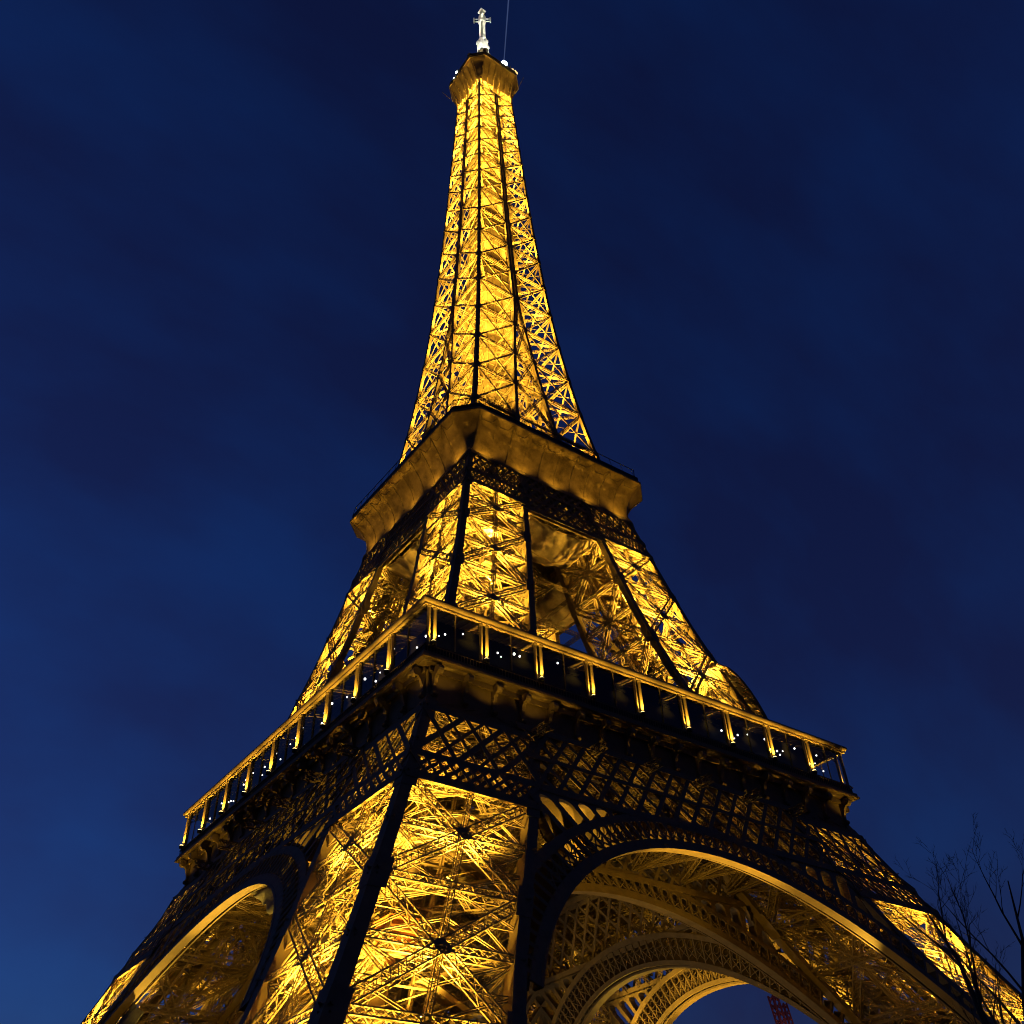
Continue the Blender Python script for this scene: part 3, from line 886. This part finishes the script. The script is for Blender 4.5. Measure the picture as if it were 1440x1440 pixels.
# ------------------------------------------------------------------ floodlights inside the ironwork
fl = MB(); fl.lathe([(0, 0), (.25, 0), (.38, .4), (.36, .45), (.3, .42), (0, .36)], n=10)
fl0 = fl.obj('floodlight', M['dark'], tower); first = True
def flood(pos, power, aim=None, size=150, rad=.18, house=True):
    global first
    for k in range(4):
        ang = k*math.pi/2; c_, s_ = math.cos(ang), math.sin(ang)
        q = (c_*pos[0]-s_*pos[1], s_*pos[0]+c_*pos[1], pos[2])
        ai = aim if aim is not None else (pos[0], pos[1], pos[2]+10)
        ai = (c_*ai[0]-s_*ai[1], s_*ai[0]+c_*ai[1], ai[2])
        spot((q[0], q[1], q[2]+.6), ai, power, tower, size, .6, rad)
        if house and nh[0] < 96:
            f = fl0 if first else fl0.copy()
            if not first: COL.objects.link(f); f.parent = tower
            first = False; f.location = q; nh[0] += 1
nh = [0]
def ax(z, u=0., v=0.):
    p = axis(z); k = w(z)/2
    return (p[0]+u*k, p[1]+v*k, z)
# first stage
for z, pw in ((3, 9000), (10, 15000), (18.8, 17000), (30.4, 17000)):
    for u, v in ((-.45, .25), (.25, -.45)): flood(ax(z, u, v), pw*1.2, size=112)
for z, pw in ((11, 6000), (20.5, 7500), (32, 7500)):
    p_ = axis(z+9.5); flood(ax(z, -.6, -.6), pw, (p_[0], p_[1], p_[2]), 62)
flood(ax(42.2, 0, 0), 3600, size=110)
# second stage
for z, pw in ((58.5, 11000), (70.8, 12000), (82, 11000), (93.2, 7500)):
    for u, v in ((-.4, .3), (.3, -.4)): flood(ax(z, u, v), pw*1.5, size=118)
for z in (60, 72, 83.5):
    p_ = axis(z+9.5); flood(ax(z, -.6, -.6), 6000, (p_[0], p_[1], p_[2]), 62, house=False)
# shaft
for i, z in enumerate(LV3[:-1]):
    if z < 160:
        flood(ax(z+.5, -.1, -.1), 11000, house=False)
    elif i % 2 == 1:
        flood((-a(z)*.68, -a(z)*.68, z+.5), 11500, size=160, house=False)
# lamps of the esplanade below, which grey the inner faces of the arches
pl = bpy.data.lights.new('esplanade_lamp', 'POINT'); pl.energy = 9500; pl.color = (1, .8, .58); pl.shadow_soft_size = 3
po = bpy.data.objects.new('esplanade_lamp', pl); COL.objects.link(po); po.location = (0, 0, 7); po.parent = tower
# arch soffits and soffit of the flared platforms
for sx in (-1, 1):
    flood((sx*21, -37.6, 14), 21000, (sx*2, -39.4, 41), 30, .3, False)
    flood((sx*24.0, -30.5, 34), 3800, (sx*7, -38.0, 43.5), 70, .25, False)
    flood((sx*23.5, -38.2, 30), 5000, (sx*9, -38.6, 42), 100, .25, False)
for u in (-14, -7, 0, 7, 14):
    flood((u, -18.3, 108.2), 170, (u*1.05, -20.2, 116), 150, .2, False)
for u in (-32, -26, -20, 33):
    flood((u, -36.0, 53.2), 48, (u, -35.4, 57), 125, .2, False)
flood((0, -6.9, 261.5), 850, (0, -7.6, 273), 130, .2, False)
flood((-3.5, -6.9, 262.5), 750, (-4, -7.6, 272), 140, .2, False)
flood((3.5, -6.9, 262.5), 750, (4, -7.6, 272), 140, .2, False)

# ------------------------------------------------------------------ netting on the left arch and scaffold on the far right pier
for t0, t1, sg, dp in ((.1, .66, -1, 2.4), (.62, 1.22, 1, 5.0)):
    m = MB(); G = []
    for i in range(25):
        u = i/24; t = t0+(t1-t0)*u
        row = []
        for v in np.linspace(0, 1, 9):
            r = RI-.05-v*dp*(.25+.75*math.sin(math.pi*min(1, u*1.1)))*(1+.15*math.sin(19*u))
            z = ZC+r*math.cos(t); row.append((-a(z)+1.2+1.6*v+.25*math.sin(8*v+11*u), sg*r*math.sin(t), z))
        G.append(row)
    m.grid(G); o = m.obj('arch_netting', M['greynet'], tower, True)
    o.modifiers.new('thick', 'SOLIDIFY').thickness = .04
m = MB(); G = []
for i in range(13):
    t = i/12
    zz = 58+21*math.sin(t*math.pi/2)
    rr = 4.6*max(0, math.cos(t*math.pi/2))**.7+.3
    G.append([(a(58+t*19)+rr*math.cos(q)-2.2, -a(70)+7+9*math.sin(q)*(.45+.55*math.cos(t*1.4)), zz) for q in np.linspace(-1.5, 1.5, 13)])
sc_ = MB()
for i in range(13):
    for j in range(13):
        p = np.array(G[i][j])
        if j < 12: sc_.bar(p, G[i][j+1], .13, .13)
        if i < 12: sc_.bar(p, G[i+1][j], .13, .13)
        if i < 12 and j < 12: sc_.bar(p, G[i+1][j+1], .1, .1)
        if i < 12: sc_.bar(p, p-V3(1.6, 0, 0), .1, .1)
sc_.obj('scaffold', M['iron'], tower)
m.grid([[(x-.5-.25*math.sin(3*z+2*y), y, z) for x, y, z in row] for row in G]); o = m.obj('scaffold_sheeting', M['deck'], tower, True)
o.modifiers.new('thick', 'SOLIDIFY').thickness = .04

# ------------------------------------------------------------------ lamps hanging in the gallery behind the glass
ordn = ['first', 'second', 'third', 'fourth', 'fifth', 'sixth', 'seventh', 'eighth', 'ninth']
lampmesh = None
def lamp(pos, label, grp):
    global lampmesh
    if lampmesh is None:
        m = MB(); m.lathe([(0, -.17), (.12, -.12), (.17, 0), (.12, .12), (.03, .17), (.02, .2)], n=10)
        o = m.obj('pendant_lamp', M['bulb']); lampmesh = o
    else:
        o = lampmesh.copy(); COL.objects.link(o)
    o.location = pos
    k_ = rng.uniform(.5, 1.05); o.scale = (k_, k_, k_)
    tag(o, label, 'lamp', grp)
counts_r = {0: 3, 1: 5, 2: 1, 6: 5, 7: 6, 8: 4}
counts_l = {0: 3, 1: 4, 2: 3, 3: 4, 4: 4, 5: 4, 6: 4, 7: 4, 8: 2}
for side, cnt in (('right', counts_r), ('left', counts_l)):
    for b_, n_ in cnt.items():
        for j in range(n_):
            x = -34.75+7.722*(b_+.12+.76*(j+.5)/n_+rng.uniform(-.05, .05)); dep = 33.0+rng.uniform(-.9, .9); z = 62.4+rng.uniform(-1.2, .8)
            pos = (x, -dep, z) if side == 'right' else (-dep, x, z)
            lamp(pos, 'white gallery lamp above the %s arch, %s bay from the front corner' % ('wide' if side == 'right' else 'narrow', ordn[b_]), 'white lamps in the %s bay above the %s arch' % (ordn[b_], 'wide open' if side == 'right' else 'narrow shadowed'))

# ------------------------------------------------------------------ ground
m = MB(); m.add([(-3000, -3000, 0), (3000, -3000, 0), (3000, 3000, 0), (-3000, 3000, 0)], [(0, 1, 2, 3)])
tag(m.obj('ground', M['ground']), kind='structure')

# ------------------------------------------------------------------ searchlight beam
def ray(px, py):
    X = (px-720-(-15.286))/(FOC*1440); Y = -(py-720-(-72.449))/(FOC*1440)
    return (fw+r2*X+u2*Y).normalized()
b0 = Vector((1.6, -8.0, 278.8))
# level beam swept out over the city, seen from below
dirb = (ray(716, -12)*300+Vector(CAM)-b0).normalized()
m = MB()
b1 = b0+dirb*140
e1 = np.array(dirb.cross(Vector((0, 0, 1))).normalized()); e2 = np.array(dirb.cross(Vector(e1)).normalized())
G = []
for q, r_ in ((b0+dirb*.9, .18), (b1, .55)):
    G.append([np.array(q)+(e1*math.cos(t)+e2*math.sin(t))*r_ for t in np.linspace(0, 2*math.pi, 13)[:-1]])
m.grid(G, True); m.add(G[0], [tuple(range(12))]); m.add(G[1], [tuple(range(12))])
bm_ = bpy.data.materials.new('beam_glow'); bm_.use_nodes = True; t = bm_.node_tree; t.nodes.clear()
o_ = t.nodes.new('ShaderNodeOutputMaterial'); vv = t.nodes.new('ShaderNodeVolumePrincipled')
vv.inputs['Density'].default_value = 0.004; vv.inputs['Emission Strength'].default_value = .22; vv.inputs['Emission Color'].default_value = (.35, .5, 1, 1)  # beam put in as a volume that glows itself; no spot shines along it
t.links.new(vv.outputs[0], o_.inputs['Volume'])
tag(m.obj('light_beam', bm_), 'thin pale blue searchlight beam rising from the top of the tower', 'light beam', kind='stuff')

# ------------------------------------------------------------------ cranes far behind the arch
def crane(px, py, dist, label, jib_w):
    dr = ray(px, py); hd = math.hypot(dr.x, dr.y)
    P = Vector(CAM)+dr*(dist/hd); P = P-r2*(-.09*1.6*34.); x, y, zt = P
    root = empty('tower_crane', None, (x, y, 0)); tag(root, label, 'crane')
    jl = 34.; zb = zt-jl*.97
    m = MB(); m.girder((0, 0, 0), (0, 0, zb), V3(1, 0, 0), 1.8, 1.8, .25, .14); m.obj('mast', M['cwhite'], root)
    lean = np.array(r2)*-.09
    m = MB(); m.girder((0, 0, zb), V3(0, 0, zb)+V3(lean[0]*jl, lean[1]*jl, jl*.6), V3(1, 0, 0), jib_w, jib_w, .25, .14); m.obj('jib', M['cwhite'], root)
    m = MB(); m.girder(V3(0, 0, zb)+V3(lean[0]*jl, lean[1]*jl, jl*.6), V3(0, 0, zb)+V3(lean[0]*jl*1.6, lean[1]*jl*1.6, jl*.97), V3(1, 0, 0), jib_w*1.1, jib_w*1.1, .5, .4); m.obj('jib_tip', M['red'], root)
    m = MB(); m.box(-1.6, 1.6, -7, -1.5, zb-2, zb+1.5); m.obj('counterweight', M['dark'], root)
    m = MB(); m.box(1, 2.6, -1, 1, zb-1.5, zb+1); m.obj('cab', M['cwhite'], root)
    m = MB(); m.lathe([(0, -.35), (.35, 0), (0, .35)], (0, 0, zb+2), 8); m.obj('work_lamp', M['bulb'], root)
    pl = bpy.data.lights.new('jib_fill_light', 'POINT'); pl.energy = 700; pl.color = (1, .85, .75); pl.shadow_soft_size = .3  # added fill hanging free in front of the jib to brighten it, apart from the bulb
    po = bpy.data.objects.new('jib_fill_light', pl); COL.objects.link(po); po.parent = root; q = np.array(CAM)-np.array([x, y, zb]); q[2] = 0; q = unit(q)*9; po.location = (q[0], q[1], zb+16)
crane(1086, 1399, 420, 'taller and clearer red and white construction crane seen through the wide arch', 2.2)
crane(1101, 1411, 520, 'dimmer and lower red construction crane close beside the taller crane beyond the arch', 2.0)

# ------------------------------------------------------------------ bare tree at the right
def tree():
    r_ = random.Random(11)
    root_dir = ray(1428, 1560); hd = math.hypot(root_dir.x, root_dir.y)
    base = Vector(CAM)+root_dir*(30/hd)
    base = Vector((base.x, base.y, 0))
    root = empty('bare_tree', None, base)
    tag(root, 'dark leafless tree with fine twigs before the farther foot of the tower', 'tree')
    T = MB(); B = MB(); TW = MB()
    def tube(mb, pts, rads, n):
        G = []
        for i, (p, r) in enumerate(zip(pts, rads)):
            d_ = (pts[min(i+1, len(pts)-1)]-pts[max(i-1, 0)]).normalized()
            s1 = d_.cross(Vector((.3, .9, .2))).normalized(); s2 = d_.cross(s1)
            G.append([tuple(p+(s1*math.cos(t)+s2*math.sin(t))*r) for t in np.linspace(0, 2*math.pi, n+1)[:-1]])
        mb.grid(G, True)
    def branch(p, d, ln, r, lev):
        k = 6; pts = [p]; dd = d.copy()
        for i in range(k):
            dd = (dd+Vector((r_.gauss(0, .09), r_.gauss(0, .09), r_.gauss(.035, .06)))).normalized()
            pts.append(pts[-1]+dd*ln/k)
        rads = [r*(1-.9*i/k) for i in range(k+1)]
        tube(T if lev == 0 else B if lev < 3 else TW, pts, rads, 8 if lev < 2 else 5 if lev < 3 else 3)
        if lev >= 4: return
        nb = (6, 6, 5, 3)[lev]
        for j in range(nb):
            f = .3+.68*(j+r_.random()*.7)/nb
            i = min(k-1, int(f*k)); q = pts[i].lerp(pts[i+1], f*k-i)
            ax_ = Vector((r_.gauss(0, 1), r_.gauss(0, 1), r_.gauss(0, .3)))
            side = (ax_-dd*ax_.dot(dd)).normalized()
            an = R(r_.uniform(22, 48))
            nd = (dd*math.cos(an)+side*math.sin(an)+Vector((0, 0, .12))).normalized()
            branch(q, nd, ln*(.55-.25*f)*r_.uniform(.7, 1.15), max(.006, rads[i]*.5), lev+1)
    def toward(p, px, py, dist):
        dr = ray(px, py); h_ = math.hypot(dr.x, dr.y)
        return Vector(CAM)+dr*(dist/h_)-base
    fork = Vector((0, 0, 2.6))
    tube(T, [Vector((0, 0, -.1)), Vector((0, 0, .3)), Vector((.02, 0, 1.5)), fork], [.34, .25, .22, .2], 10)
    for px, py, dist, r in ((1372, 1290, 29.2, .19), (1405, 1280, 31.5, .16)):
        q = toward(None, px, py, dist)
        branch(fork+Vector((0, 0, -.1)), (q-fork).normalized(), (q-fork).length*1.06, r, 0)
    T.obj('trunk', M['bark'], root); B.obj('branches', M['bark'], root); TW.obj('twigs', M['bark'], root)
tree()
